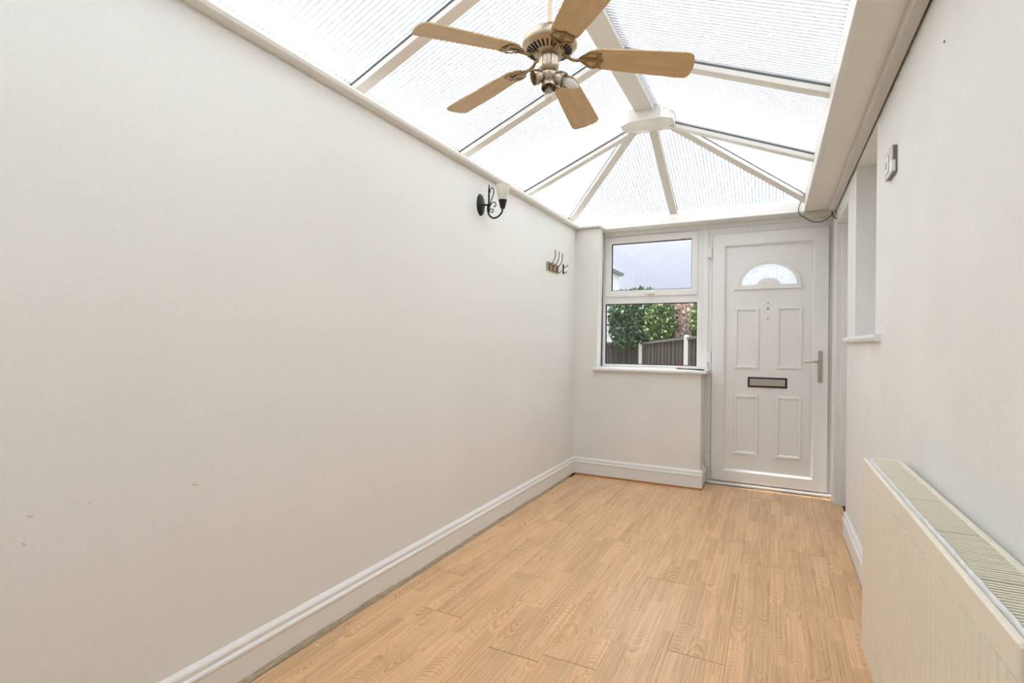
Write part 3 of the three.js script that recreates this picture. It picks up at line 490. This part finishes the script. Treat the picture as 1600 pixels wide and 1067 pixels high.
// ---------------------------------------------------------------- the garden outside
{
  const GY = -0.35;
  const grassTex = dataTex(256, 256, (i, j) => { const k = 0.8 + 0.4 * fbm(i / 20, j / 20, 91); return [122 * k, 124 * k, 104 * k]; });
  const gg = new THREE.PlaneGeometry(60, 60); gg.rotateX(-Math.PI / 2); gg.translate(0, GY, -20);
  top(mesh('ground', gg, std(0xffffff, 0.95, { map: grassTex })), 'garden ground outside beneath the fence', 'ground', S);
  const boardM = [std(0x3d3631, 0.9), std(0x453d37, 0.9), std(0x352e2a, 0.9)], capM = std(0x5c554f, 0.9), dark = std(0x2a2420, 0.95);
  const fence = group('garden_fence', 'weathered dark timber fence with pale concrete posts seen through the window', 'fence', [0, GY, 0]);
  const P = [[-4.55, -12.6, 1.22], [-2.735, -12, 1.215], [-1.555, -10.75, 1.325], [-0.35, -9.5, 1.44]];
  for (const [x, z, h] of P.slice(1, 3)) { const p = mesh('post', merge([bx(x - 0.045, x + 0.045, 0, h - GY, z - 0.045, z + 0.045, 0.008), new THREE.ConeGeometry(0.062, 0.03, 4).rotateY(Math.PI / 4).translate(x, h - GY + 0.014, z)]), M.concrete, fence); p.userData.label = 'pale concrete fence post'; }
  for (let i = 0; i < 3; i++) {
    const [x0, z0, h0] = P[i], [x1, z1, h1] = P[i + 1], L = Math.hypot(x1 - x0, z1 - z0), n = Math.floor((L - 0.11) / 0.062);
    const f = mesh('panel', extr(poly([[0.046, 0.04], [L - 0.046, 0.04], [L - 0.046, h1 - GY - 0.08], [0.046, h0 - GY - 0.08]]), 0.01).translate(0, 0, -0.03), dark, fence);
    f.position.set(x0, 0, z0); f.rotation.y = -Math.atan2(z1 - z0, x1 - x0);
    for (let k = 0; k < n; k++) { const u = 0.05 + (L - 0.1) * k / n, w = (L - 0.1) / n, h = h0 + (h1 - h0) * (u / L) - GY - 0.06; mesh('board', bx(u, u + w - 0.012, 0.02, h, -0.01 + 0.008 * (k % 2), 0.006 + 0.008 * (k % 2), 0.003), boardM[k % 3], f); }
    mesh('top_rail', bar([0.05, h0 - GY - 0.07, 0], [L - 0.05, h1 - GY - 0.07, 0], 0.06, 0.05, [0, 1, 0]), capM, f);
  }
  // foliage: each plant one thing with uncountable leaves
  const leaf = (() => { const g = new THREE.BufferGeometry(); g.setAttribute('position', new THREE.Float32BufferAttribute([0, 0, 0, 0.5, 0.12, 0.42, 1, 0, 0, 0.5, 0.12, -0.42], 3)); g.setIndex([0, 1, 2, 0, 2, 3]); g.computeVertexNormals(); return g; })();
  const plant = (name, label, cat, c, r, n, size, cols, stemCol, droop) => {
    const p = group(name, label, cat, [c[0], GY, c[2]]);
    const im = new THREE.InstancedMesh(leaf, new THREE.MeshPhysicalMaterial({ color: 0xffffff, roughness: 0.6, transmission: 0.25, thickness: 0 }), n); im.name = 'leaves'; im.userData.kind = 'stuff'; im.castShadow = im.receiveShadow = true;
    const m = new THREE.Matrix4(), q = new THREE.Quaternion(), e = new THREE.Euler(), col = new THREE.Color();
    for (let i = 0; i < n; i++) {
      let x, y, z; do { x = rnd() * 2 - 1; y = rnd() * 2 - 1; z = rnd() * 2 - 1; } while (Math.pow(Math.abs(x), 3.2) + Math.pow(Math.abs(y), 3.2) + z * z > 0.75 + 0.5 * noise(x * 3 + 5, y * 3 + 5, 97) || (x * x * x * x + y * y * y * y + z * z < 0.25 && rnd() < 0.85));
      e.set(rnd() * 6.3, rnd() * 6.3, droop - rnd() * 0.9); q.setFromEuler(e); const s = size * (0.6 + rnd() * 0.8);
      m.compose(V(x * r[0], c[1] - GY + y * r[1], z * r[2]), q, V(s, s, s)); im.setMatrixAt(i, m);
      const b = cols[Math.floor(rnd() * cols.length)]; col.set(b).multiplyScalar(0.75 + rnd() * 0.5); im.setColorAt(i, col);
    }
    p.add(im);
    for (let k = 0; k < 4; k++) { const a = (k - 1.5) * 0.3 * r[0]; mesh('stem', tube([[a, 0, 0], [a * 1.2, (c[1] - GY) * 0.5, 0.05 * k], [a * 1.8, c[1] - GY, -0.05 * k], [a * 2, c[1] - GY + r[1] * 0.6, 0]], 0.02, 10, 5), std(stemCol, 0.9), p); }
  };
  plant('climbing_shrub', 'dense dark green leafy climber spilling over the fence', 'shrub', [-2.92, 1.70, -12.25], [0.62, 0.74, 0.42], 5200, 0.085, [0x3c5a3a, 0x4c6f46, 0x2f4a33, 0x5d7f52, 0x6f8f6a], 0x5a4c3c, -0.6);
  plant('yellow_green_shrub', 'lighter yellow-green shrub right of the dark climber', 'shrub', [-2.28, 1.66, -11.98], [0.36, 0.52, 0.3], 2300, 0.075, [0x6f8a4a, 0x839c55, 0x5b7544, 0x9bad66, 0x4f6c40], 0x5a4c3c, -0.4);
  plant('dry_hedge', 'pinkish brown dry hedge behind the fence post', 'hedge', [-1.86, 1.70, -12.1], [0.30, 0.52, 0.25], 3000, 0.055, [0xe0c9bc, 0xcdb5a7, 0xecdcd1, 0xb9a294], 0x6d5a4c, -0.2);
  plant('green_bush', 'bright green bush at the right edge of the window view', 'bush', [-1.32, 1.66, -11.2], [0.22, 0.42, 0.25], 1500, 0.065, [0x6b8a4a, 0x7f9c58, 0x56743f, 0x93a868], 0x5a4c3c, -0.4);
  // neighbouring house: white corner and the end of its eaves
  const h = group('house', 'white rendered neighbouring house with grey overhanging eaves beyond the fence', 'house', [-4.06, GY, -14]);
  mesh('wall', bx(-6, 0, 0, 3.55, -0.98, 0, 0.01), std(0xeef0f2, 0.9), h);
  const ev = extr(poly([[-6.4, 3.48], [0.11, 3.48], [0.13, 3.56], [-0.05, 3.68], [-0.35, 3.84], [-3, 4.9], [-6.4, 4.9]]), 1.3, 0.02); ev.translate(0, 0, -1.02); mesh('roof', ev, std(0x7d8a92, 0.85), h);
}
renderer.render(scene, camera);
